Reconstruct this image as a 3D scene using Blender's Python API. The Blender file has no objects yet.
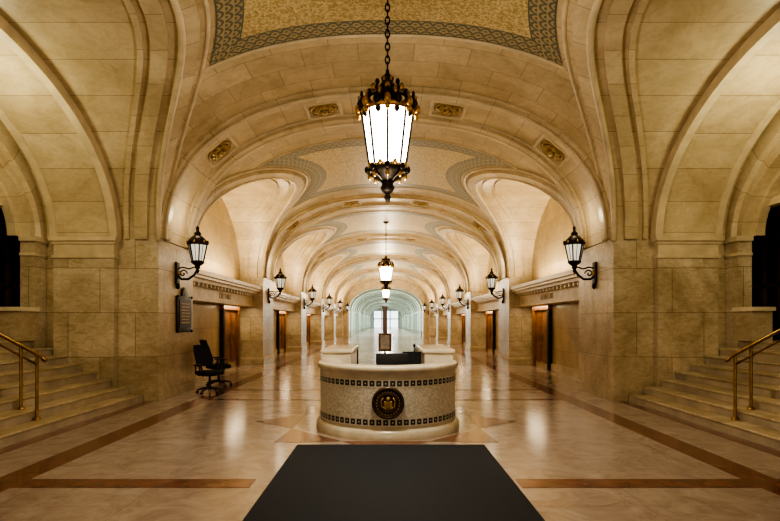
import bpy, math, random
from mathutils import Vector, Matrix
random.seed(3)
sc=bpy.context.scene
W=4.9; S=3.48; R=3.3; N=2.3; RS=2.8; XW=5.8
PER=9.4; NB=5
# ---------------------------------------------------------------- materials
def newmat(name):
    m=bpy.data.materials.new(name); m.use_nodes=True
    nt=m.node_tree; b=nt.nodes['Principled BSDF']; return m,nt,b
def simple(name,col,rough=.5,metal=0,noise=0,emit=None,es=0,nscale=8):
    m,nt,b=newmat(name)
    b.inputs['Base Color'].default_value=(*col,1); b.inputs['Roughness'].default_value=rough; b.inputs['Metallic'].default_value=metal
    if emit: b.inputs['Emission Color'].default_value=(*emit,1); b.inputs['Emission Strength'].default_value=es
    if noise:
        g=nt.nodes.new('ShaderNodeNewGeometry'); n=nt.nodes.new('ShaderNodeTexNoise'); n.inputs['Scale'].default_value=nscale; n.inputs['Detail'].default_value=5
        nt.links.new(g.outputs['Position'],n.inputs['Vector'])
        r=nt.nodes.new('ShaderNodeValToRGB'); r.color_ramp.elements[0].position=.3; r.color_ramp.elements[1].position=.7
        r.color_ramp.elements[0].color=(*[c*(1-noise) for c in col],1); r.color_ramp.elements[1].color=(*[min(1,c*(1+noise)) for c in col],1)
        nt.links.new(n.outputs['Fac'],r.inputs['Fac']); nt.links.new(r.outputs['Color'],b.inputs['Base Color'])
    return m
def stone(name,c1,c2,mort,bw,bh,rough=.45,off=.5,ms=.007,vein=.26,bump=.3,fine=.6):
    m,nt,b=newmat(name); L=nt.links
    tc=nt.nodes.new('ShaderNodeTexCoord'); br=nt.nodes.new('ShaderNodeTexBrick')
    br.offset=off; br.inputs['Scale'].default_value=1; br.inputs['Brick Width'].default_value=bw; br.inputs['Row Height'].default_value=bh
    br.inputs['Mortar Size'].default_value=ms; br.inputs['Mortar Smooth'].default_value=.2; br.inputs['Bias'].default_value=0
    br.inputs['Color1'].default_value=(*c1,1); br.inputs['Color2'].default_value=(*c2,1); br.inputs['Mortar'].default_value=(*mort,1)
    L.new(tc.outputs['UV'],br.inputs['Vector'])
    g=nt.nodes.new('ShaderNodeNewGeometry')
    n=nt.nodes.new('ShaderNodeTexNoise'); n.inputs['Scale'].default_value=.7; n.inputs['Detail'].default_value=9; n.inputs['Roughness'].default_value=.62; n.inputs['Distortion'].default_value=1.4
    L.new(g.outputs['Position'],n.inputs['Vector'])
    r=nt.nodes.new('ShaderNodeValToRGB'); e=r.color_ramp.elements; e[0].position=.34; e[1].position=.64
    e[0].color=(1-vein,1-vein*1.1,1-vein*1.35,1); e[1].color=(1.0,1.0,1.0,1)
    L.new(n.outputs['Fac'],r.inputs['Fac'])
    mx=nt.nodes.new('ShaderNodeMix'); mx.data_type='RGBA'; mx.blend_type='MULTIPLY'; mx.inputs[0].default_value=1
    L.new(br.outputs['Color'],mx.inputs[6]); L.new(r.outputs['Color'],mx.inputs[7])
    mp=nt.nodes.new('ShaderNodeMapping'); mp.inputs['Scale'].default_value=(1,1,2.2); mp.inputs['Rotation'].default_value=(.5,.3,.2); L.new(g.outputs['Position'],mp.inputs['Vector'])
    wv=nt.nodes.new('ShaderNodeTexNoise'); wv.inputs['Scale'].default_value=4.0; wv.inputs['Detail'].default_value=10; wv.inputs['Roughness'].default_value=.72; wv.inputs['Distortion'].default_value=1.5
    L.new(mp.outputs['Vector'],wv.inputs['Vector'])
    r2=nt.nodes.new('ShaderNodeValToRGB'); r2.color_ramp.elements[0].position=.36; r2.color_ramp.elements[1].position=.56
    r2.color_ramp.elements[0].color=(.76,.69,.58,1); r2.color_ramp.elements[1].color=(1,1,1,1); L.new(wv.outputs['Fac'],r2.inputs['Fac'])
    mx2=nt.nodes.new('ShaderNodeMix'); mx2.data_type='RGBA'; mx2.blend_type='MULTIPLY'; mx2.inputs[0].default_value=fine
    L.new(mx.outputs[2],mx2.inputs[6]); L.new(r2.outputs['Color'],mx2.inputs[7]); L.new(mx2.outputs[2],b.inputs['Base Color'])
    b.inputs['Roughness'].default_value=rough
    bp=nt.nodes.new('ShaderNodeBump'); bp.inputs['Strength'].default_value=bump; bp.inputs['Distance'].default_value=.01; bp.invert=True
    L.new(br.outputs['Fac'],bp.inputs['Height']); L.new(bp.outputs['Normal'],b.inputs['Normal'])
    return m
MORT=(.33,.24,.13)
M_vault=stone('vault_stone',(.66,.525,.33),(.54,.42,.25),MORT,1.05,.62,.42)
M_rib=stone('rib_stone',(.72,.59,.39),(.60,.475,.30),MORT,.8,3.0,.36,off=0,fine=.5)
M_wall=stone('wall_marble',(.60,.465,.28),(.49,.375,.215),MORT,1.5,.75,.32)
M_pier=stone('pier_marble',(.71,.60,.43),(.56,.455,.31),MORT,1.35,.95,.30,vein=.36,fine=.9)
M_plain=simple('carved_stone',(.62,.50,.32),.4,noise=.16,nscale=3)
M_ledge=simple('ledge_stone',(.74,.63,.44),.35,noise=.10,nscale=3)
M_riser_shade=simple('shaded_riser_marble',(.44,.36,.255),.3,noise=.22,nscale=2.5)  # risers darker than the treads: their shade is put into the colour
M_bronze=simple('dark_bronze',(.035,.026,.018),.38,.8,noise=.4)
M_gold=simple('gilt_bronze',(.55,.34,.11),.35,.9,noise=.4,nscale=20)
M_brass=simple('brass_rail',(.36,.22,.09),.34,.85,noise=.2)
M_rosette=simple('rosette_gilt',(.36,.235,.08),.45,.3,noise=.3,nscale=20)
M_black=simple('black_plastic',(.012,.012,.014),.4)
M_fabric=simple('black_fabric',(.018,.018,.021),.9,noise=.3,nscale=60)
M_chrome=simple('chrome_steel',(.5,.5,.5),.2,1)
M_wood=simple('warm_wood',(.20,.080,.028),.35,noise=.4,nscale=4)
M_darkglass=simple('dark_glass',(.01,.009,.008),.25)
M_dim=simple('dim_stone',(.10,.085,.055),.6,noise=.2)  # stone colour darkened to give the unlit stair halls their gloom
M_glow=simple('lit_glass',(.9,.9,.9),.3,emit=(1,.95,.84),es=14)
M_glow2=simple('sconce_glass',(.7,.72,.68),.15,emit=(1,.93,.75),es=.5)
M_red=simple('red_marble_inlay',(.20,.088,.055),.14,noise=.3,nscale=5)
M_paper=simple('poster_paper',(.5,.46,.40),.6,noise=.3,nscale=15)
M_pale=simple('pale_tunnel_plaster',(.76,.78,.70),.4,noise=.06,nscale=2)
M_palegreen=simple('pale_green_rib',(.34,.41,.33),.4,noise=.1)
M_sky=simple('window_daylight',(.8,.9,1),.3,emit=(.86,.94,1),es=1.5)
def mosaic(name,a,bc,scale,rough=.4):
    m,nt,b=newmat(name); tc=nt.nodes.new('ShaderNodeTexCoord'); v=nt.nodes.new('ShaderNodeTexVoronoi'); v.inputs['Scale'].default_value=scale
    nt.links.new(tc.outputs['UV'],v.inputs['Vector'])
    r=nt.nodes.new('ShaderNodeValToRGB'); r.color_ramp.elements[0].color=(*a,1); r.color_ramp.elements[1].color=(*bc,1); r.color_ramp.elements[0].position=.2; r.color_ramp.elements[1].position=.8
    s=nt.nodes.new('ShaderNodeSeparateColor'); nt.links.new(v.outputs['Color'],s.inputs[0]); nt.links.new(s.outputs[0],r.inputs['Fac']); nt.links.new(r.outputs['Color'],b.inputs['Base Color'])
    b.inputs['Roughness'].default_value=rough; return m
M_gm=mosaic('gold_mosaic',(.36,.255,.10),(.62,.48,.25),34)
M_wm=mosaic('white_mosaic',(.56,.52,.44),(.76,.72,.63),55,.3)
def math_(nt,op,a,b=None,c=None):
    n=nt.nodes.new('ShaderNodeMath'); n.operation=op
    for i,x in enumerate((a,b,c)):
        if x is None: continue
        if isinstance(x,(int,float)): n.inputs[i].default_value=x
        else: nt.links.new(x,n.inputs[i])
    return n.outputs[0]
def border_mat(name,ca,cb,per,kind):
    m,nt,b=newmat(name); tc=nt.nodes.new('ShaderNodeTexCoord'); s=nt.nodes.new('ShaderNodeSeparateXYZ'); nt.links.new(tc.outputs['UV'],s.inputs[0])
    u=math_(nt,'FRACT',math_(nt,'DIVIDE',s.outputs[0],per)); v=s.outputs[1]
    if kind=='leaf':
        edge=math_(nt,'GREATER_THAN',math_(nt,'ABSOLUTE',math_(nt,'SUBTRACT',v,.5)),.44)
        v2=math_(nt,'FRACT',math_(nt,'MULTIPLY',v,3)); row=math_(nt,'MODULO',math_(nt,'FLOOR',math_(nt,'MULTIPLY',v,3)),2)
        u2=math_(nt,'FRACT',math_(nt,'ADD',u,math_(nt,'MULTIPLY',row,.5)))
        du=math_(nt,'SUBTRACT',u2,.5); dd=math_(nt,'SQRT',math_(nt,'ADD',math_(nt,'MULTIPLY',math_(nt,'MULTIPLY',du,du),2.6),math_(nt,'MULTIPLY',v2,v2)))
        f1=math_(nt,'LESS_THAN',math_(nt,'ABSOLUTE',math_(nt,'SUBTRACT',dd,.72)),.15)
        core=math_(nt,'LESS_THAN',dd,.30)
        f=math_(nt,'MAXIMUM',math_(nt,'MAXIMUM',f1,edge),core)
    else:
        du=math_(nt,'ABSOLUTE',math_(nt,'SUBTRACT',u,.5)); dv=math_(nt,'ABSOLUTE',math_(nt,'SUBTRACT',v,.5))
        mxx=math_(nt,'MAXIMUM',du,dv)
        f=math_(nt,'LESS_THAN',mxx,.36)
        f=math_(nt,'SUBTRACT',f,math_(nt,'LESS_THAN',mxx,.10))
    mx=nt.nodes.new('ShaderNodeMix'); mx.data_type='RGBA'; nt.links.new(f,mx.inputs[0]); mx.inputs[6].default_value=(*ca,1); mx.inputs[7].default_value=(*cb,1)
    nt.links.new(mx.outputs[2],b.inputs['Base Color']); b.inputs['Roughness'].default_value=.4; return m
M_border=border_mat('mosaic_border',(.38,.30,.16),(.12,.115,.075),.20,'leaf')
M_key=border_mat('key_band',(.66,.62,.52),(.03,.035,.045),.10,'key')
def floor_mat():
    m,nt,b=newmat('floor_marble'); L=nt.links
    g=nt.nodes.new('ShaderNodeNewGeometry'); br=nt.nodes.new('ShaderNodeTexBrick'); br.offset=0
    br.inputs['Scale'].default_value=1; br.inputs['Brick Width'].default_value=1.2; br.inputs['Row Height'].default_value=1.2; br.inputs['Mortar Size'].default_value=.003
    br.inputs['Color1'].default_value=(.50,.41,.345,1); br.inputs['Color2'].default_value=(.455,.37,.305,1); br.inputs['Mortar'].default_value=(.32,.245,.195,1)
    L.new(g.outputs['Position'],br.inputs['Vector'])
    n=nt.nodes.new('ShaderNodeTexNoise'); n.inputs['Scale'].default_value=2.4; n.inputs['Detail'].default_value=12; n.inputs['Roughness'].default_value=.75; n.inputs['Distortion'].default_value=1.2; L.new(g.outputs['Position'],n.inputs['Vector'])
    r=nt.nodes.new('ShaderNodeValToRGB'); r.color_ramp.elements[0].position=.36; r.color_ramp.elements[1].position=.62; r.color_ramp.elements[0].color=(.70,.64,.61,1); r.color_ramp.elements[1].color=(1,1,1,1); L.new(n.outputs['Fac'],r.inputs['Fac'])
    mx=nt.nodes.new('ShaderNodeMix'); mx.data_type='RGBA'; mx.blend_type='MULTIPLY'; mx.inputs[0].default_value=1; L.new(br.outputs['Color'],mx.inputs[6]); L.new(r.outputs['Color'],mx.inputs[7]); L.new(mx.outputs[2],b.inputs['Base Color'])
    r3=nt.nodes.new('ShaderNodeMapRange'); r3.inputs[3].default_value=.10; r3.inputs[4].default_value=.24; L.new(n.outputs['Fac'],r3.inputs[0]); L.new(r3.outputs[0],b.inputs['Roughness'])
    return m
M_floor=floor_mat()
M_mat=simple('mat_rubber',(.022,.027,.038),.8,noise=.35,nscale=120)
# ---------------------------------------------------------------- mesh builder
class MB:
    def __init__(s): s.v=[];s.f=[];s.m=[];s.s=[];s.uv=[];s.mats=[]
    def mi(s,mat):
        if mat not in s.mats: s.mats.append(mat)
        return s.mats.index(mat)
    def face(s,idx,mat,smooth=False,uv=None): s.f.append(tuple(idx)); s.m.append(s.mi(mat)); s.s.append(smooth); s.uv.append(uv)
    def grid(s,P,UV,mat,smooth=True,close=False):
        n0=len(s.v); nr=len(P); nc=len(P[0])
        for r in P: s.v.extend([tuple(p) for p in r])
        for i in range(nr-1):
            for j in range(nc if close else nc-1):
                k=(j+1)%nc
                uv=[UV[i][j],UV[i][k],UV[i+1][k],UV[i+1][j]] if UV else None
                s.face((n0+i*nc+j,n0+i*nc+k,n0+(i+1)*nc+k,n0+(i+1)*nc+j),mat,smooth,uv)
    def box(s,x0,x1,y0,y1,z0,z1,mat,M=None):
        if x0>x1:x0,x1=x1,x0
        if y0>y1:y0,y1=y1,y0
        n=len(s.v)
        for z in(z0,z1):
            for x,y in((x0,y0),(x1,y0),(x1,y1),(x0,y1)):
                p=Vector((x,y,z)); p=M@p if M else p; s.v.append(tuple(p))
        for f in((0,3,2,1),(4,5,6,7),(0,1,5,4),(1,2,6,5),(2,3,7,6),(3,0,4,7)): s.face([n+i for i in f],mat)
    def rbox(s,x0,x1,y0,y1,z0,z1,r,mat,M=None,seg=3):
        c=Vector(((x0+x1)/2,(y0+y1)/2,(z0+z1)/2)); h=Vector((abs(x1-x0)/2,abs(y1-y0)/2,abs(z1-z0)/2)); r=min(r,h.x,h.y,h.z)
        def pt(a):
            q=Vector()
            for i in range(3):
                inn=h[i]-r; q[i]=max(-inn,min(inn,a[i]))
            d=Vector(a)-q
            if d.length>1e-9: d=d.normalized()*r
            p=c+q+d; return tuple(M@p if M else p)
        def ts(hh):
            a=[-hh+r*i/seg for i in range(seg+1)]
            return a+[-x for x in reversed(a)]
        for ax in range(3):
            u,v=(ax+1)%3,(ax+2)%3
            for sg in(-1,1):
                P=[]
                for a in ts(h[u]):
                    row=[]
                    for bb in ts(h[v]):
                        q=[0,0,0]; q[ax]=sg*h[ax]; q[u]=a; q[v]=bb; row.append(pt(q))
                    P.append(row)
                s.grid(P,None,mat,True)
    def lathe(s,prof,mat,seg=24,c=(0,0,0),smooth=True,rot=0,M=None,sx=1,sy=1):
        P=[]
        for r,z in prof:
            row=[]
            for i in range(seg):
                a=2*math.pi*i/seg+rot; p=Vector((c[0]+r*math.cos(a)*sx,c[1]+r*math.sin(a)*sy,c[2]+z)); row.append(tuple(M@p if M else p))
            P.append(row)
        s.grid(P,None,mat,smooth,True)
    def tube(s,pts,r,mat,seg=8,M=None,closed=False,radii=None):
        pts=[Vector(p) for p in pts]; n=len(pts); P=[]; up=None
        for i,p in enumerate(pts):
            if closed: t=pts[(i+1)%n]-pts[i-1]
            else: t=pts[min(i+1,n-1)]-pts[max(i-1,0)]
            t=t.normalized() if t.length>1e-9 else Vector((0,0,1))
            if up is None:
                up=Vector((0,0,1)) if abs(t.z)<.9 else Vector((1,0,0))
            a=(up-t*up.dot(t)); a=a.normalized() if a.length>1e-6 else t.orthogonal().normalized()
            up=a; b=t.cross(a); rr=radii[i] if radii else r
            P.append([tuple((M@(p+a*rr*math.cos(2*math.pi*k/seg)+b*rr*math.sin(2*math.pi*k/seg))) if M else (p+a*rr*math.cos(2*math.pi*k/seg)+b*rr*math.sin(2*math.pi*k/seg))) for k in range(seg)])
        if closed: P.append(P[0])
        n0=len(s.v); s.grid(P,None,mat,True,True)
        if not closed:
            s.face([n0+k for k in range(seg)],mat); s.face([n0+(len(P)-1)*seg+k for k in range(seg)],mat)
    def ball(s,c,r,mat,seg=12,sz=1,M=None):
        s.lathe([(r*math.sin(math.pi*i/8)+1e-5,-r*sz*math.cos(math.pi*i/8)) for i in range(9)],mat,seg,c,M=M)
    def mesh(s,name):
        me=bpy.data.meshes.new(name); me.from_pydata(s.v,[],s.f)
        for m in s.mats: me.materials.append(m)
        uvl=me.uv_layers.new(name='UVMap'); me.polygons.foreach_set('material_index',s.m); me.polygons.foreach_set('use_smooth',s.s)
        me.update()
        for p in me.polygons:
            u=s.uv[p.index]
            if u is None:
                n=p.normal; a=[abs(n.x),abs(n.y),abs(n.z)]; k=a.index(max(a))
                for li in p.loop_indices:
                    c=me.vertices[me.loops[li].vertex_index].co
                    uvl.data[li].uv=(c.y,c.z) if k==0 else ((c.x,c.z) if k==1 else (c.x,c.y))
            else:
                for li,q in zip(p.loop_indices,u): uvl.data[li].uv=q
        return me
    def obj(s,name,parent=None,loc=(0,0,0),rot=(0,0,0)): return link(s.mesh(name),name,parent,loc,rot)
def link(me,name,parent=None,loc=(0,0,0),rot=(0,0,0),sc_=(1,1,1)):
    o=bpy.data.objects.new(name,me); bpy.context.collection.objects.link(o); o.location=loc; o.rotation_euler=rot; o.scale=sc_
    if parent: o.parent=parent
    return o
def empty(name): 
    o=bpy.data.objects.new(name,None); bpy.context.collection.objects.link(o); return o
# ---------------------------------------------------------------- vault math
def mainz(x,off=0):
    w=W-off; r=R-off; t=min(1,abs(x)/w); return S+r*(max(0,1-t**N))**(1/N)
def Xof(h):
    t=min(1,max(0,h/R)); return W*(1-t**N)**(1/N)
def G(s_): return Xof(RS*math.sqrt(max(0,1-s_*s_)))
def Xe(y,b,e):
    s_=max(-1,min(1,y/(b+e))); return G(s_)-e*math.sqrt(max(0,1-s_*s_))
_tab=[]
def _arc():
    px,pz=0,mainz(0); L=0; _tab.append((0,0))
    for i in range(1,401):
        t=math.pi/2*i/400; x=W*math.sin(t); z=mainz(x); L+=math.hypot(x-px,z-pz); _tab.append((x,L)); px,pz=x,z
_arc()
def arc(x):
    a=abs(x)
    for i in range(1,len(_tab)):
        if _tab[i][0]>=a-1e-9:
            x0,l0=_tab[i-1];x1,l1=_tab[i]; l=l0+(l1-l0)*(a-x0)/max(1e-9,x1-x0); return math.copysign(l,x)
    return math.copysign(_tab[-1][1],x)
def xs_between(xa,n):
    tg=math.acos(min(1,(xa/W)**(N/2))); out=[]
    for j in range(n+1):
        t=math.pi-tg-(math.pi-2*tg)*j/n; c=math.cos(t); out.append(math.copysign(W*abs(c)**(2/N),c))
    return out
def archband(mb,y0,y1,off,mat,n=56):
    cols=xs_between(W*.99999,n)
    def ring(o,y):
        return [ (x*(W-o)/W, y, S+(mainz(x)-S)*(R-o)/R) for x in cols]
    a=[arc(x) for x in cols]
    rows=[(0,y0),(off,y0),(off,y1),(0,y1)]
    for k in range(3):
        o1,ya=rows[k];o2,yb=rows[k+1]
        mb.grid([ring(o1,ya),ring(o2,yb)],[[(u,.5) for u in a],[(u,.5+abs(yb-ya)) for u in a]],mat,True)
def archroll(mb,y,r,mat,n=56,off=0):
    cols=xs_between(W*.99999,n); mb.tube([(x*(W-off)/W,y,S+(mainz(x)-S)*(R-off)/R) for x in cols],r,mat,8)
def strip_e(mb,yc,b,e1,e2,off,mat,hy=None,n=40,side=1,uvn=False,closed=True):
    P1=[];P2=[];U=[];L=0;prev=None
    for i in range(n+1):
        t=-1+2*i/n
        if hy is None: s1=math.sin(t*math.pi/2); y1=(b+e1)*s1; y2=(b+e2)*s1
        else: y1=y2=hy*t
        x1=Xe(y1,b,e1); x2=Xe(y2,b,e2)
        p1=(side*x1,yc+y1,mainz(x1)-off); p2=(side*x2,yc+y2,mainz(x2)-off)
        if prev: L+=(Vector(p1)-Vector(prev)).length
        prev=p1; P1.append(p1);P2.append(p2);U.append(L)
    mb.grid([P1,P2],[[(u,0 if uvn else .5) for u in U],[(u,1 if uvn else .5+e2-e1) for u in U]],mat,True)
    if closed:
        for P in(P1,P2):
            Q=[(p[0],p[1],p[2]+off+.02) for p in P]; mb.grid([P,Q],[[(u,.5) for u in U],[(u,.55) for u in U]],mat,True)
def bay_vault(name,yc,b,xout,hy,parent=None,bw=.38):
    mb=MB(); n=44
    rows=[b*math.sin(-math.pi/2+math.pi*i/n) for i in range(n+1)]
    P=[];U=[]
    for y in rows:
        xg=G(y/b); c=xs_between(xg,44); P.append([(x,yc+y,mainz(x)) for x in c]); U.append([(arc(x),y) for x in c])
    mb.grid(P,U,M_vault)
    for sg in(-1,1):
        P=[];U=[];L=0;pv=None
        for y in rows:
            s_=y/b; xg=G(s_); z=S+RS*math.sqrt(max(0,1-s_*s_))
            if pv: L+=math.hypot(y-pv[0],z-pv[1])
            pv=(y,z)
            P.append([(sg*(xg+(xout-xg)*j/6),yc+y,z) for j in range(7)]); U.append([(L,xg+(xout-xg)*j/6) for j in range(7)])
        mb.grid(P,U,M_rib)
        strip_e(mb,yc,b,-.02,.26,.08,M_rib,side=sg)
        for e,rr in((.38,.04),(-.0,.06)):
            pts=[]
            for i in range(41):
                s1=math.sin((-1+i/20)*math.pi/2); y=(b+e)*s1; x=Xe(y,b,e); pts.append((sg*x,yc+y,mainz(x)-(.0 if e else .04)))
            mb.tube(pts,rr,M_plain,8)
        for xa,xb,o in((.22,.50,.06),(.62,.72,.05)):
            rr=[[],[],[],[]]; U=[]
            for i in range(41):
                a=math.pi*i/40; s1=-math.cos(a); g=G(s1); U.append(b*a)
                for q,(xx,oo) in enumerate(((xa,0),(xa,o),(xb,o),(xb,0))):
                    rr[q].append((sg*(g+xx),yc+(b-oo)*s1,S+(RS-oo)*math.sin(a)))
            for q in range(3): mb.grid([rr[q],rr[q+1]],[[(u,.5) for u in U],[(u,.5+.3*(q==1)) for u in U]],M_rib)
        strip_e(mb,yc,b,.50,.50+bw,.012,M_border,hy=hy,side=sg,uvn=True,closed=False)
    for sg in(-1,1):
        y1=sg*hy;y2=sg*(hy-bw); P=[];U=[]
        for y,v in((y1,0),(y2,1)):
            xg=Xe(y,b,.5); c=xs_between(xg,40); P.append([(x,yc+y,mainz(x)-.014) for x in c]); U.append([(arc(x),v) for x in c])
        mb.grid(P,U,M_border)
        c=xs_between(Xe(sg*(hy+.06),b,.42),40); mb.tube([(x,yc+sg*(hy+.06),mainz(x)) for x in c],.035,M_plain,6)
    P=[];U=[]
    for i in range(25):
        y=(hy-bw)*(-1+i/12); xg=Xe(y,b,.5+bw); c=xs_between(xg,36); P.append([(x,yc+y,mainz(x)-.013) for x in c]); U.append([(arc(x),y) for x in c])
    mb.grid(P,U,M_gm)
    return mb.obj(name,parent)
def rib_vault(y0,y1):
    mb=MB(); c=xs_between(W*.99999,56)
    mb.grid([[(x,y,mainz(x)) for x in c] for y in(y0,y1)],[[(arc(x),v) for x in c] for v in(.4,2.2)],M_rib)
    for a,bb,o in((y0+.0,y0+.14,.05),(y0+.14,y0+.40,.10),(y1-.40,y1-.14,.10),(y1-.14,y1,.05)): archband(mb,a,bb,o,M_rib)
    archroll(mb,y0+.16,.035,M_plain,off=.09); archroll(mb,y1-.16,.035,M_plain,off=.09); archroll(mb,y0+.42,.03,M_plain,off=.01); archroll(mb,y1-.42,.03,M_plain,off=.01)
    ym=(y0+y1)/2
    for x in(-3.9,-1.45,1.45,3.9):
        z=mainz(x); dz=(mainz(x+.01)-mainz(x-.01))/.02; nrm=Vector((dz,0,-1)).normalized(); tx=Vector((1,0,dz)).normalized()
        M=Matrix.Translation((x,ym,z))@Matrix((( tx.x,0,nrm.x,0),(0,1,0,0),(tx.z,0,nrm.z,0),(0,0,0,1)))
        h=.42
        for q in((-h,-h+.07,-h,h),(h-.07,h,-h,h),(-h+.07,h-.07,-h,-h+.07),(-h+.07,h-.07,h-.07,h)): mb.box(*q,-.01,.06,M_plain,M)
        mb.lathe([(.31,0),(.33,.03),(.29,.06),(.26,.02)],M_rosette,20,M=M)
        for k in range(8):
            a=k*math.pi/4; R_=M@Matrix.Rotation(a,4,'Z'); mb.ball((.17,0,.04),.08,M_rosette,8,.7,M=R_)
        mb.ball((0,0,.07),.08,M_rosette,10,M=M)
    return mb
# ---------------------------------------------------------------- build ceiling
ceiling=empty('ceiling')
YC1=16.95; B=3.75
base=bay_vault('bay_vault_1',YC1,B,XW+.02,2.55,ceiling,.5)
for k in range(1,NB): link(base.data,'bay_vault_%d'%(k+1),ceiling,(0,PER*k,0))
link(base.data,'bay_vault_rear',ceiling,(0,-2.85-YC1,0))
bay_vault('bay_vault_front',7.0,4.2,7.62,2.15,ceiling,.42)
rb=rib_vault(20.7,22.6).mesh('rib_vault')
link(rb,'rib_vault_1',ceiling,(0,-9.5,0))
for k in range(NB): link(rb,'rib_vault_%d'%(k+2),ceiling,(0,PER*k,0))
link(rb,'rib_vault_rear',ceiling,(0,.9-20.7,0))
YEND=13.2+PER*NB; YTUN=150
mb=MB(); archband(mb,13.08,13.24,.05,M_rib); mb.obj('rib_edge',ceiling)
mb=MB()
def tprof(w=4.5,s=3.0,r=2.9,y=0,n=32): return [(-w,y,0),(-w,y,s*.5)]+[(-w*math.copysign(abs(math.cos(math.pi*i/n))**.9,math.cos(math.pi*i/n)),y,s+r*math.sin(math.pi*i/n)**.9) for i in range(n+1)]+[(w,y,s*.5),(w,y,0)]
c=xs_between(W*.99999,32)
mainp=[(-W,YEND,0),(-W,YEND,S*.5)]+[(x,YEND,mainz(x)) for x in c]+[(W,YEND,S*.5),(W,YEND,0)]
mb.grid([mainp,tprof(y=YEND)],None,M_plain)
mb.grid([tprof(y=YEND),tprof(y=YTUN)],None,M_pale)
y=YEND
while y<YTUN:
    a=[tprof(y=y),tprof(4.34,3.0,2.70,y),tprof(4.34,3.0,2.70,y+1.1),tprof(y=y+1.1)]
    mb.grid(a,None,M_palegreen if y>YEND+1 else M_plain); y+=4.7
mb.obj('tunnel_vault',ceiling)
for sg,nm in((-1,'left'),(1,'right')):
    mb=MB()
    def sidering(x0,x1,o,mat,b=4.2,r=RS,n=40):
        def ring(x,oo): return [(sg*x,7.0-(b-oo)*math.cos(math.pi*i/n),S+(r-oo)*math.sin(math.pi*i/n)) for i in range(n+1)]
        a=[b*math.pi*.8*i/n for i in range(n+1)]
        for (xa,oa,xb,ob) in((x0,0,x0,o),(x0,o,x1,o),(x1,o,x1,0)):
            mb.grid([ring(xa,oa),ring(xb,ob)],[[(u,.5) for u in a],[(u,.5+xb-xa) for u in a]],mat,True)
    sidering(5.78,7.06,.16,M_rib)
    sidering(5.70,5.86,.20,M_plain); sidering(6.98,7.12,.20,M_plain)
    n=40
    def arcpts(x,b,r): return [(sg*x,7-b*math.cos(math.pi*i/n),S+r*math.sin(math.pi*i/n)) for i in range(n+1)]
    a=[4*math.pi*.8*i/n for i in range(n+1)]
    o_=arcpts(7.3,4.25,RS+.05); m_=arcpts(7.3,4.0,2.35); m2=arcpts(7.38,3.95,2.28); i_=arcpts(7.38,3.8,2.0); e_=arcpts(7.62,3.8,2.0); f_=arcpts(7.62,3.7,1.9); g_=arcpts(7.8,3.7,1.9)
    for p,q,v0,v1 in((o_,m_,.1,.6),(m_,m2,.6,.65),(m2,i_,.7,1.0),(i_,e_,1.0,1.3),(e_,f_,1.3,1.4),(f_,g_,1.4,1.6)):
        mb.grid([p,q],[[(u,v0) for u in a],[(u,v1) for u in a]],M_rib,True)
    mb.box(sg*7.8,sg*7.95,2.8,11.2,4.15,6.0,M_wall); mb.box(sg*7.74,sg*7.95,2.8,11.2,4.05,4.2,M_plain)
    mb.obj('stair_arch_'+nm,ceiling)
# ---------------------------------------------------------------- floor
mb=MB(); mb.box(-11,11,-7,YTUN+2,-.2,0,M_floor); floor=mb.obj('floor')
mb=MB()
def inl(x0,x1,y0,y1,z=.003): mb.box(x0,x1,y0,y1,-.01,z,M_red)
for sg in(-1,1):
    inl(sg*3.85,sg*4.22,-6.5,YEND)
    inl(sg*1.40,sg*3.85,5.33,5.62,.004); inl(sg*4.22,sg*4.95,5.33,5.62,.004)
    inl(sg*4.95,sg*5.15,2.9,11.1)
for k in range(NB):
    y=20.9+PER*k; inl(-3.85,3.85,y,y+.3,.004); inl(-3.85,3.85,y+1.2,y+1.5,.004)
inl(-3.85,3.85,11.3,11.5,.004); inl(-3.85,3.85,12.95,13.15,.004)
cy=8.9
for k in range(8):
    a=math.pi/4*k; d=math.pi/8
    tip=(2.25*math.cos(a),cy+2.25*math.sin(a)); l=(1.62*math.cos(a-d),cy+1.62*math.sin(a-d)); r=(1.62*math.cos(a+d),cy+1.62*math.sin(a+d))
    n=len(mb.v); mb.v+= [(tip[0],tip[1],.003),(l[0],l[1],.003),(r[0],r[1],.003)]; mb.face((n,n+2,n+1),M_red)
mb.obj('floor_inlay',floor)
mb=MB(); mb.rbox(-1.22,1.35,3.0,7.15,.0045,.018,.006,M_mat,seg=1); mb.obj('floor_mat')
# ---------------------------------------------------------------- walls
for sg,nm in((-1,'left'),(1,'right')):
    mb=MB(); mb.box(sg*XW,sg*(XW+.3),13.2,YEND,0,6.6,M_wall); mb.box(sg*XW,sg*(XW+.3),-6.6,.9,0,6.6,M_wall)
    mb.obj('wall_'+nm)
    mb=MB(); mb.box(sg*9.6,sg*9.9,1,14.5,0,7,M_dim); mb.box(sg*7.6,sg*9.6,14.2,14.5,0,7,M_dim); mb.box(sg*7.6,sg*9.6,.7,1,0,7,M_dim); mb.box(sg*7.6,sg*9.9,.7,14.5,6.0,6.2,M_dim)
    mb.obj('wall_stair_hall_'+nm)
mb=MB(); mb.box(-7,7,-6.9,-6.6,0,7.2,M_wall); mb.obj('wall_rear')
mb=MB(); mb.box(-7,7,YTUN+.3,YTUN+.6,0,7.2,M_pale); mb.obj('wall_far')
mb=MB(); mb.box(-3.6,3.6,YTUN+.22,YTUN+.3,.1,5.0,M_sky)
for x in(-3.6,-1.2,1.2,3.6): mb.box(x-.14,x+.14,YTUN+.1,YTUN+.3,0,5.0,M_palegreen)
for z in(2.6,5.0): mb.box(-3.7,3.7,YTUN+.1,YTUN+.3,z-.14,z+.14,M_palegreen)
mb.obj('window_1')
wn=2
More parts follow.
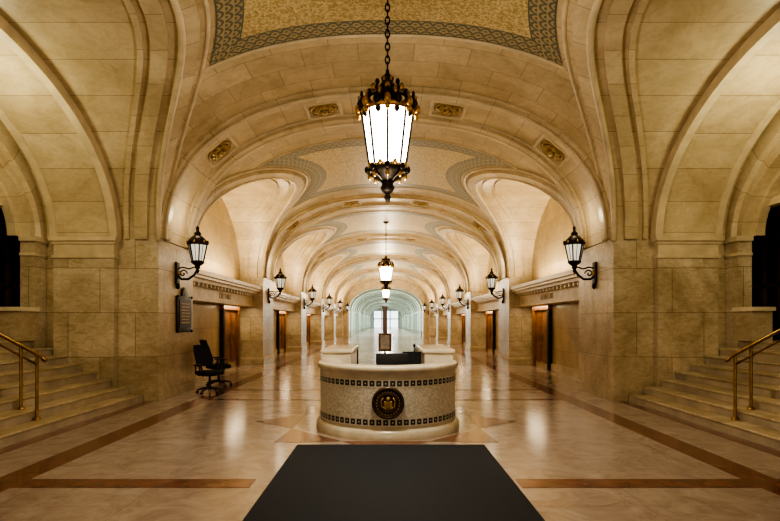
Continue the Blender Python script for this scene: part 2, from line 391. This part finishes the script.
for sg in(-1,1):
    mb=MB(); y=YEND+1.4
    while y<YTUN-4:
        mb.box(sg*4.44,sg*4.5,y,y+2.9,.6,3.0,M_sky)
        mb.box(sg*4.36,sg*4.5,y+1.4,y+1.5,.5,3.1,M_palegreen); mb.box(sg*4.36,sg*4.5,y-.1,y+3.0,.5,.6,M_palegreen); mb.box(sg*4.36,sg*4.5,y-.1,y+3.0,3.0,3.1,M_palegreen); y+=4.7
    mb.obj('window_%d'%wn); wn+=1
def pier_mesh(sg):
    mb=MB(); mb.box(sg*W,sg*XW,20.7,22.6,0,S+.01,M_pier)
    mb.box(sg*(W-.04),sg*(XW),20.66,22.64,0,.22,M_pier); mb.box(sg*(W-.02),sg*(XW),20.68,22.62,.22,.30,M_plain)
    return mb.mesh('stone_pier')
for sg in(-1,1):
    pm=pier_mesh(sg)
    for k in range(NB): link(pm,'stone_pier',None,(0,PER*k,0))
    for y0,y1,f in((11.2,13.2,1),(.9,2.8,-1)):
        mb=MB(); mb.box(sg*W,sg*7.60,y0,y1,0,S+.01,M_pier); mb.box(sg*(W-.03),sg*5.2,y0-.03,y1+.03,0,.22,M_pier)
        ye=y0 if f==1 else y1
        d=-f
        mb.box(sg*5.78,sg*7.06,ye,ye+d*.16,0,S-.42,M_pier)
        for z0,z1,o in((S-.42,S-.36,.03),(S-.36,S-.12,.0),(S-.12,S-.06,.03),(S-.06,S+.02,.07)):
            mb.box(sg*(5.78-o),sg*(7.06+o),ye,ye+d*(.16+o),z0,z1,M_plain)
        mb.box(sg*7.3,sg*7.60,ye,ye+d*.40,0,S,M_pier)
        for z0,z1,o in((S-.40,S-.34,.03),(S-.1,S+.0,.05)): mb.box(sg*(7.3-o),sg*7.60,ye,ye+d*(.40+o),z0,z1,M_plain)
        mb.obj('stone_pier')
def ledge_mesh(sg,b):
    mb=MB(); y0,y1=-b,b
    for xin,z0,z1 in((4.95,2.98,3.10),(5.02,2.90,2.98),(5.12,2.80,2.90),(5.32,2.38,2.80),(5.24,2.30,2.38)):
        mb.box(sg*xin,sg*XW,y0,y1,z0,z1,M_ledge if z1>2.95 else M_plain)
    n=22
    for i in range(n):
        y=y0+(i+.5)*(y1-y0)/n; mb.box(sg*5.18,sg*5.4,y-.05,y+.05,2.70,2.80,M_plain)
    mb.box(sg*(XW-.06),sg*XW,y0,y1,0,.25,M_pier)
    return mb.mesh('ledge')
cnt=1
def door_mesh(sg):
    mb=MB(); x=XW
    mb.box(sg*(x-.14),sg*x,-.98,-.80,0,2.30,M_bronze); mb.box(sg*(x-.14),sg*x,.80,.98,0,2.30,M_wood); mb.box(sg*(x-.16),sg*x,-1.0,1.0,2.14,2.30,M_wood)
    for y0,y1 in((-.80,-.01),(.01,.80)):
        mb.box(sg*(x-.05),sg*x,y0,y1,.01,2.14,M_wood)
        for z0,z1 in((.2,.95),(1.1,2.0)):
            mb.box(sg*(x-.07),sg*(x-.05),y0+.12,y1-.12,z0,z1,M_wood); mb.box(sg*(x-.085),sg*(x-.07),y0+.2,y1-.2,z0+.08,z1-.08,M_wood)
        yy=-.06 if y1<0.5 else .06; mb.box(sg*(x-.10),sg*(x-.05),yy-.015,yy+.015,.95,1.25,M_brass)
    return mb.mesh('door')
def arealight(loc,rot,e,col,sx,sy,name):
    l=bpy.data.lights.new(name,'AREA'); l.shape='RECTANGLE'; l.size=sx; l.size_y=sy; l.energy=e; l.color=col
    o=bpy.data.objects.new(name,l); bpy.context.collection.objects.link(o); o.location=loc; o.rotation_euler=rot; return o
dn=1
for sg in(-1,1):
    lm=ledge_mesh(sg,B); dm=door_mesh(sg)
    for k in range(-1,NB):
        y=-2.85 if k==-1 else YC1+PER*k
        link(lm,'trim_%d'%cnt,None,(0,y,0)); cnt+=1
        if k>=0:
            link(dm,'door_%d'%dn,None,(0,19.1+PER*k,0)); dn+=1
            arealight((sg*5.5,19.1+PER*k,2.28),(0,0,0),20,(1,.82,.54),.2,2.0,'soffit_lamp')
        arealight((sg*5.35,y,3.16),(math.pi,sg*math.radians(-12),0),125 if k<0 else (165 if k<3 else 190),(1,.84,.57),.15,5.5,'cove_lamp')
# ---------------------------------------------------------------- stairs
for sg in(-1,1):
    mb=MB(); X0=5.22; run=.31; rise=.165
    for i in range(8):
        x=X0+run*i; xn=9.6
        o=i*run+X0>5.6
        mb.box(sg*x,sg*xn,2.98 if o else 2.85,11.02 if o else 11.18,rise*i,rise*(i+1)-.045,M_riser_shade)
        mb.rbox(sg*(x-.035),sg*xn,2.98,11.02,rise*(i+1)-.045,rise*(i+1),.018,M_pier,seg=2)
    mb.obj('staircase')
    mb=MB(); mb.box(sg*7.22,sg*7.62,10.25,10.75,1.321,1.92,M_pier); mb.box(sg*7.18,sg*7.66,10.21,10.79,1.92,2.0,M_ledge); mb.obj('marble_pedestal')
    yy=8.15
    mb=MB()
    zt=lambda x: rise*max(0,(x-X0)/run)+1.06
    xa=5.45; pts=[(sg*(xa-.12),yy,zt(xa)-.10),(sg*(xa-.05),yy,zt(xa)-.03),(sg*xa,yy,zt(xa))]+[(sg*(xa+.3*i),yy,zt(xa+.3*i)) for i in range(1,8)]
    mb.tube(pts,.03,M_brass,10)
    mb.tube([(p[0],p[1],p[2]-.16) for p in pts[2:]],.018,M_brass,8)
    for x in(5.47,5.72,7.0,7.4):
        zb=rise*(int((x-X0)/run)+1); mb.tube([(sg*x,yy,zb),(sg*x,yy,zt(x))],.024,M_brass,8); mb.lathe([(.055,0),(.055,.02),(.03,.05),(.024,.06)],M_brass,12,(sg*x,yy,zb))
        mb.ball((sg*x,yy,zt(x)-.16),.032,M_brass,10)
    mb.obj('stair_handrail')
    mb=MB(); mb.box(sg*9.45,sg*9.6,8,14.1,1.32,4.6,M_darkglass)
    y=8.0
    while y<14.2: mb.box(sg*9.36,sg*9.5,y-.05,y+.05,1.32,4.6,M_wood); y+=.55
    for z in(1.5,2.6,3.6,4.6): mb.box(sg*9.36,sg*9.5,8,14.15,z-.05,z+.05,M_wood)
    mb.obj('door_%d'%dn); dn+=1
# ---------------------------------------------------------------- lanterns
def lantern_mesh(glow,chain=True):
    mb=MB(); K=8
    zb,zt,rb_,rt=.52,1.24,.235,.335
    mb.lathe([(rb_,zb),(rt,zt)],glow,K,smooth=False); mb.lathe([(.001,zb),(rb_,zb)],glow,K,smooth=False)
    for k in range(K):
        a=2*math.pi*k/K; c,s_=math.cos(a),math.sin(a)
        mb.tube([(c*rb_*1.02,s_*rb_*1.02,zb),(c*rt*1.02,s_*rt*1.02,zt)],.017,M_bronze,6)
        a2=a+math.pi/K; cr=math.cos(math.pi/K)
        mb.tube([(math.cos(a2)*rb_*cr*1.01,math.sin(a2)*rb_*cr*1.01,zb),(math.cos(a2)*rt*cr*1.01,math.sin(a2)*rt*cr*1.01,zt)],.006,M_bronze,5)
        pts=[]
        for i in range(13):
            t=i/12; r=.37-.30*t+.08*math.sin(t*2*math.pi); z=1.26+.46*t+.03*math.sin(t*math.pi*2); pts.append((c*r,s_*r,z))
        mb.tube(pts,.020,M_gold if k%2 else M_bronze,6)
        for rr,zz,sz,m in((.40,1.28,.045,M_gold),(.34,1.40,.04,M_bronze),(.385,1.19,.035,M_gold),(.25,1.50,.035,M_gold),(.19,1.60,.03,M_bronze)): mb.ball((c*rr,s_*rr,zz),sz,m,8,1.5)
        cc,ss=math.cos(a2),math.sin(a2)
        mb.ball((cc*.36,ss*.36,1.31),.045,M_bronze,8,1.8); mb.ball((cc*.37,ss*.37,1.42),.022,M_bronze,6,2.5); mb.ball((cc*.28,ss*.28,1.44),.038,M_gold,8,1.6)
        mb.ball((cc*rt*.93,ss*rt*.93,1.19),.04,M_bronze,8,1.2)
        sp=[(cc*(.37+.05*(1-i/11)*math.cos(i*.7)),ss*(.37+.05*(1-i/11)*math.cos(i*.7)),1.36+.05*(1-i/11)*math.sin(i*.7)) for i in range(11)]; mb.tube(sp,.011,M_gold,5)
        pts=[(c*(.27-.20*t+.05*math.sin(t*6.28)),s_*(.27-.20*t+.05*math.sin(t*6.28)),.50-.26*t) for t in[i/10 for i in range(11)]]
        mb.tube(pts,.015,M_bronze,6); mb.ball((c*.27,s_*.27,.47),.04,M_bronze,8,1.3); mb.ball((c*.24,s_*.24,.38),.028,M_gold,8,1.8)
        mb.ball((cc*.25,ss*.25,.52),.03,M_gold,8,1.2)
    mb.lathe([(.34,1.21),(.365,1.24),(.355,1.28),(.31,1.29),(.31,1.23)],M_gold,24)
    mb.lathe([(.31,1.28),(.24,1.34),(.14,1.40),(.10,1.50),(.15,1.56),(.11,1.60),(.06,1.68),(.075,1.72),(.03,1.76),(.02,1.82)],M_bronze,16)
    mb.lathe([(.22,.53),(.25,.51),(.25,.47),(.20,.42),(.12,.34),(.07,.28),(.10,.23),(.075,.18),(.03,.14),(.05,.10),(.03,.05),(.001,0)],M_bronze,16)
    mb.lathe([(.255,.50),(.265,.49),(.255,.48)],M_gold,24)
    if chain:
        z=1.82; i=0
        while z<3.46:
            pts=[]
            for j in range(10):
                a=2*math.pi*j/10; u=.028*math.cos(a); w=.058*math.sin(a); pts.append((u,0,z+.045+w) if i%2 else (0,u,z+.045+w))
            mb.tube(pts,.011,M_bronze,5,closed=True); z+=.088; i+=1
        mb.lathe([(.02,3.40),(.12,3.44),(.16,3.48),(.16,3.495)],M_bronze,16)
    return mb
lm=lantern_mesh(M_glow).mesh('hanging_lantern')
ZL=3.275
def plight(loc,e,col,r=.2,name='lamp'):
    l=bpy.data.lights.new(name,'POINT'); l.energy=e; l.color=col; l.shadow_soft_size=r
    o=bpy.data.objects.new(name,l); bpy.context.collection.objects.link(o); o.location=loc; return o
link(lm,'hanging_lantern',None,(.02,7.0,ZL))
link(lm,'hanging_lantern',None,(0,-2.85,ZL))  # unseen lantern added behind the camera for fill
for k in range(1,NB,2): link(lm,'hanging_lantern',None,(0,YC1+PER*k,ZL))
for k in range(1,NB):
    y=YC1+PER*k
    plight((0,y+1.5,4.9),90+55*k,(1,.88,.66),.3,'bay_lamp')
y=YEND+8
while y<YTUN-3:
    arealight((0,y,5.3),(0,0,0),420,(.97,1,.90),2.5,4,'tunnel_lamp'); 
    plight((0,y,3.6),190,(.97,1,.90),.4,'tunnel_glow'); y+=17
# ---------------------------------------------------------------- sconces
def sconce_mesh():
    mb=MB(); cx=.50; K=6
    T=Matrix.Translation((cx,0,0))
    def L(p,m,seg=K,sm=False): mb.lathe(p,m,seg,smooth=sm,M=T)
    L([(.13,.12),(.21,.50)],M_glow2); L([(.001,.12),(.13,.12)],M_glow2)
    for k in range(K):
        a=2*math.pi*k/K; c,s_=math.cos(a),math.sin(a)
        mb.tube([(c*.135,s_*.135,.12),(c*.215,s_*.215,.50)],.016,M_bronze,6,M=T)
        mb.ball((c*.235,s_*.235,.55),.03,M_bronze,8,1.8,M=T)
        a2=a+math.pi/K; mb.tube([(math.cos(a2)*.13*.87,math.sin(a2)*.13*.87,.12),(math.cos(a2)*.215*.87,math.sin(a2)*.215*.87,.50)],.007,M_bronze,5,M=T)
        mb.ball((math.cos(a2)*.21,math.sin(a2)*.21,.56),.024,M_gold,8,1.6,M=T)
    L([(.21,.49),(.245,.50),(.245,.53),(.21,.54)],M_bronze,12); L([(.235,.53),(.21,.60),(.14,.68),(.07,.73),(.085,.77),(.04,.81),(.03,.86),(.045,.89),(.001,.96)],M_bronze,12,True)
    L([(.13,.13),(.155,.12),(.15,.08),(.09,.03),(.05,0),(.07,-.03),(.03,-.07),(.045,-.11),(.001,-.18)],M_bronze,12,True)
    pts=[(0.03,0,-.22),(.12,0,-.30),(.28,0,-.30),(.42,0,-.20),(.49,0,-.08)]
    mb.tube(pts,.028,M_bronze,8)
    sp=[(.16+.10*(1-i/14)*math.cos(i*.6),0,-.17+.10*(1-i/14)*math.sin(i*.6)) for i in range(14)]; mb.tube(sp,.016,M_bronze,6)
    mb.tube([(.03,0,-.05),(.15,0,-.02),(.30,0,-.06),(.46,0,.0)],.018,M_bronze,8)
    mb.rbox(0.0,.05,-.10,.10,-.42,.10,.02,M_bronze); mb.ball((.05,0,-.16),.06,M_gold,10); mb.ball((.04,0,-.46),.05,M_bronze,8,1.5)
    return mb.mesh('wall_sconce')
sm=sconce_mesh()
for k in range(0,NB+1):
    y=12.15 if k==0 else 21.65+PER*(k-1)
    for sg in(-1,1):
        link(sm,'lantern_sconce',None,(sg*W,y,3.0),(0,0,0 if sg<0 else math.pi))
        if k<4: plight((sg*(W-.50),y,4.1),10,(1,.86,.6),.12,'sconce_lamp')
# ---------------------------------------------------------------- plaque
mb=MB(); x=-W
mb.rbox(x,x+.05,12.1,13.0,1.46,2.32,.015,M_bronze); mb.box(x+.05,x+.062,12.2,12.9,1.56,2.24,M_bronze)
for i in range(7):
    z=2.12-.075*i; mb.box(x+.062,x+.068,12.28+.03*(i%2),12.82-.04*(i%3),z,z+.03,M_rosette)
mb.lathe([(.001,.0),(.16,.0),(.18,.03),(.14,.05),(.10,.045),(.001,.06)],M_bronze,20,M=Matrix.Translation((x+.001,12.55,2.36))@Matrix.Rotation(math.pi/2,4,'Y'))
for yy in(12.12,12.98):
    for z in(1.48,2.3): mb.ball((x+.045,yy,z),.035,M_bronze,8)
mb.obj('bronze_plaque')
# ---------------------------------------------------------------- desk
desk=empty('information_desk'); desk.location=(0.03,0,0)
def Ushape(r,yc=8.55,yb=8.55,n=48):
    pts=[(-r,yb)] if yb>yc else []
    pts+=[(-r*math.cos(math.pi*i/n),yc-r*math.sin(math.pi*i/n)) for i in range(n+1)]
    if yb>yc: pts+=[(r,yb)]
    return pts
def ubody(mb,levels,mat,yb=8.8,uvn=None):
    rows=[];U0=None
    for r,z in levels:
        p=Ushape(r,yb=yb); rows.append([(a,b,z) for a,b in p])
        L=0;u=[]
        for i,(a,b) in enumerate(p):
            if i: L+=math.hypot(a-p[i-1][0],b-p[i-1][1])
            u.append(L)
        U0=U0 or u
    uv=[[(u,(i if uvn else levels[i][1])) for u in U0] for i in range(len(levels))]
    mb.grid(rows,uv,mat,True)
M_desk=simple('desk_marble',(.64,.565,.44),.25,noise=.16,nscale=4)
mb=MB()
ubody(mb,[(1.16,0),(1.16,.10),(1.13,.13),(1.10,.15)],M_desk)
ubody(mb,[(1.10,.15),(1.10,.20)],M_desk); ubody(mb,[(1.104,.20),(1.104,.31)],M_key,uvn=1)
ubody(mb,[(1.10,.31),(1.10,.76)],M_wm); ubody(mb,[(1.104,.76),(1.104,.87)],M_key,uvn=1)
ubody(mb,[(1.10,.87),(1.10,.95),(1.13,.97),(1.14,1.00),(1.14,1.04),(1.12,1.06),(.80,1.06),(.78,1.03),(.78,.0)],M_desk)
mb.obj('curved_front',desk)
mb=MB()
for sg in(-1,1):
    mb.box(sg*.62,sg*1.10,8.75,10.6,0,1.17,M_desk); mb.rbox(sg*.58,sg*1.14,8.71,10.64,1.17,1.24,.03,M_desk)
    mb.box(sg*.60,sg*1.16,8.8,10.62,0,.12,M_desk)
mb.box(-.8,.8,8.0,8.5,.70,.74,M_wood)
mb.obj('side_walls',desk)
mb=MB(); T=Matrix.Translation((0,7.455,.54))@Matrix.Rotation(math.pi/2,4,'X')
M_seal=simple('seal_bronze',(.09,.06,.035),.4,.7,noise=.4,nscale=25)
mb.lathe([(.001,.045),(.12,.04),(.13,.055),(.14,.04),(.19,.035),(.20,.055),(.23,.05),(.235,0)],M_seal,36,M=T)
for k in range(24):
    a=2*math.pi*k/24; mb.ball((.165*math.cos(a),.165*math.sin(a),.04),.012,M_rosette,6,M=T)
mb.rbox(-.06,.06,-.07,.03,.035,.055,.01,M_rosette,M=T); mb.ball((0,.06,.04),.035,M_rosette,8,M=T)
for q in(-1,1): mb.tube([(q*.03,-.08,.045),(q*.09,-.05,.045),(q*.10,.03,.045),(q*.07,.08,.045)],.012,M_rosette,6,M=T)
mb.obj('city_seal',desk)
mb=MB(); mb.rbox(-.26,.26,8.30,8.34,.90,1.20,.015,M_black); mb.box(-.24,.24,8.34,8.342,.92,1.18,M_darkglass); mb.box(-.03,.03,8.31,8.35,.75,.95,M_black); mb.rbox(-.12,.12,8.22,8.42,.741,.76,.01,M_black)
mb.obj('computer_monitor',None,(.10,0,0))
# ---------------------------------------------------------------- office chairs
def chair(name,loc,rz,s_=1.0):
    mb=MB()
    for k in range(5):
        a=2*math.pi*k/5+.3; c,s1=math.cos(a),math.sin(a)
        mb.tube([(0,0,.13),(c*.16,s1*.16,.11),(c*.29,s1*.29,.075)],.022,M_black,8,radii=[.03,.025,.018])
        T=Matrix.Translation((c*.29,s1*.29,.03))@Matrix.Rotation(a,4,'Z')@Matrix.Rotation(math.pi/2,4,'X')
        for dz in(-.03,.012): mb.lathe([(.001,dz),(.028,dz),(.03,dz+.009),(.028,dz+.018),(.001,dz+.018)],M_black,12,M=T)
        mb.tube([(c*.29,s1*.29,.03),(c*.29,s1*.29,.08)],.01,M_chrome,6)
    mb.lathe([(.035,.10),(.035,.26),(.025,.26),(.025,.42)],M_black,12)
    mb.rbox(-.12,.12,-.12,.12,.40,.43,.01,M_black)
    mb.rbox(-.25,.25,-.24,.25,.43,.53,.05,M_fabric)
    P=[];Q=[]
    for i in range(13):
        t=i/12; z=.62+.50*t; w=.235*(1-.9*abs(t-.45)**3.2*1.3); row=[];row2=[]
        for j in range(11):
            u=-1+j/5; x=w*u; y=-.27-.10*t+.07*u*u+.03*math.cos(t*3); row.append((x,y,z)); row2.append((x*.97,y-.055*(1-.6*u*u*u*u),z))
        P.append(row);Q.append(row2)
    mb.grid(P,None,M_fabric); mb.grid(Q,None,M_fabric)
    for A,B_ in((P[0],Q[0]),(P[-1],Q[-1]),([r[0] for r in P],[r[0] for r in Q]),([r[-1] for r in P],[r[-1] for r in Q])): mb.grid([A,B_],None,M_fabric)
    mb.tube([(0,-.10,.42),(0,-.28,.46),(0,-.33,.60),(0,-.345,.80)],.025,M_black,8)
    for sg in(-1,1):
        mb.tube([(sg*.2,.05,.42),(sg*.30,.05,.45),(sg*.31,.04,.66)],.018,M_black,8); mb.tube([(sg*.2,-.10,.42),(sg*.30,-.12,.47),(sg*.31,-.10,.66)],.018,M_black,8)
        mb.rbox(sg*.31-.035,sg*.31+.035,-.17,.14,.655,.69,.015,M_black)
    o=mb.obj(name,None,loc,(0,0,rz)); o.scale=(s_,s_,s_); return o
chair('office_chair',(-4.22,12.45,0),math.radians(-125),1.02)
chair('office_chair',(-4.45,13.85,0),math.radians(-60),1.10)
chair('office_chair',(.38,9.35,0),math.radians(160),1.02)
mb=MB(); y=15
mb.lathe([(.28,0),(.28,.03),(.05,.06),(.03,.1),(.03,1.0)],M_bronze,20,(0,y,0)); mb.box(-.19,.19,y-.03,y+.03,.85,1.38,M_wood); mb.box(-.13,.13,y-.036,y-.03,.92,1.32,M_paper)
mb.box(-.065,.065,y-.05,y+.05,1.38,2.1,M_wood); mb.box(-.09,.09,y-.08,y+.08,2.1,2.15,M_wood)
mb.obj('sign_stand',None,(-.03,0,0))
for i,(x,y) in enumerate(((-.9,14.2),(.9,14.2),(-.9,16.5),(.9,16.5))):
    mb=MB(); mb.lathe([(.16,0),(.16,.03),(.03,.05),(.025,.08),(.025,.90),(.04,.92),(.04,.98),(.001,1.0)],M_bronze,16,(x,y,0))
    if y<15: mb.box(x-.02,x+.02,y,y+2.3,.84,.90,M_black)
    mb.obj('belt_stanchion')
for sg,t in((-1,'CITY HALL'),(1,'ELEVATORS')):
    c=bpy.data.curves.new('frieze_inscription','FONT'); c.body=t; c.size=.26; c.extrude=.005; c.align_x='CENTER'; c.materials.append(M_rosette)
    o=bpy.data.objects.new('frieze_inscription',c); bpy.context.collection.objects.link(o); o.location=(sg*5.312,17.2,2.46); o.rotation_euler=(math.pi/2,0,math.pi/2*(-sg))
# ---------------------------------------------------------------- lights
plight((0,7.0,2.95),185,(1,.92,.76),.2,'lantern_downlight')
plight((0,-2.85,3.0),220,(1,.91,.74),.4,'rear_fill_light')  # added fill from behind the camera, brightens the front bay
for sg in(-1,1):
    plight((sg*6.4,8.2,4.9),80,(1,.97,.66),.25,'stair_lamp')
w=bpy.data.worlds.new('World'); sc.world=w; w.use_nodes=True; w.node_tree.nodes['Background'].inputs[0].default_value=(.8,.8,.7,1); w.node_tree.nodes['Background'].inputs[1].default_value=.1
cam=bpy.data.cameras.new('camera'); co=bpy.data.objects.new('camera',cam); bpy.context.collection.objects.link(co)
co.location=(0,0,1.7); co.rotation_euler=(math.pi/2,0,0); cam.lens=24; cam.sensor_width=36; cam.shift_x=4/780; cam.shift_y=61.5/780; cam.clip_end=400
sc.camera=co
sc.view_settings.view_transform='AgX'; sc.view_settings.look='AgX - High Contrast'; sc.view_settings.exposure=0.15
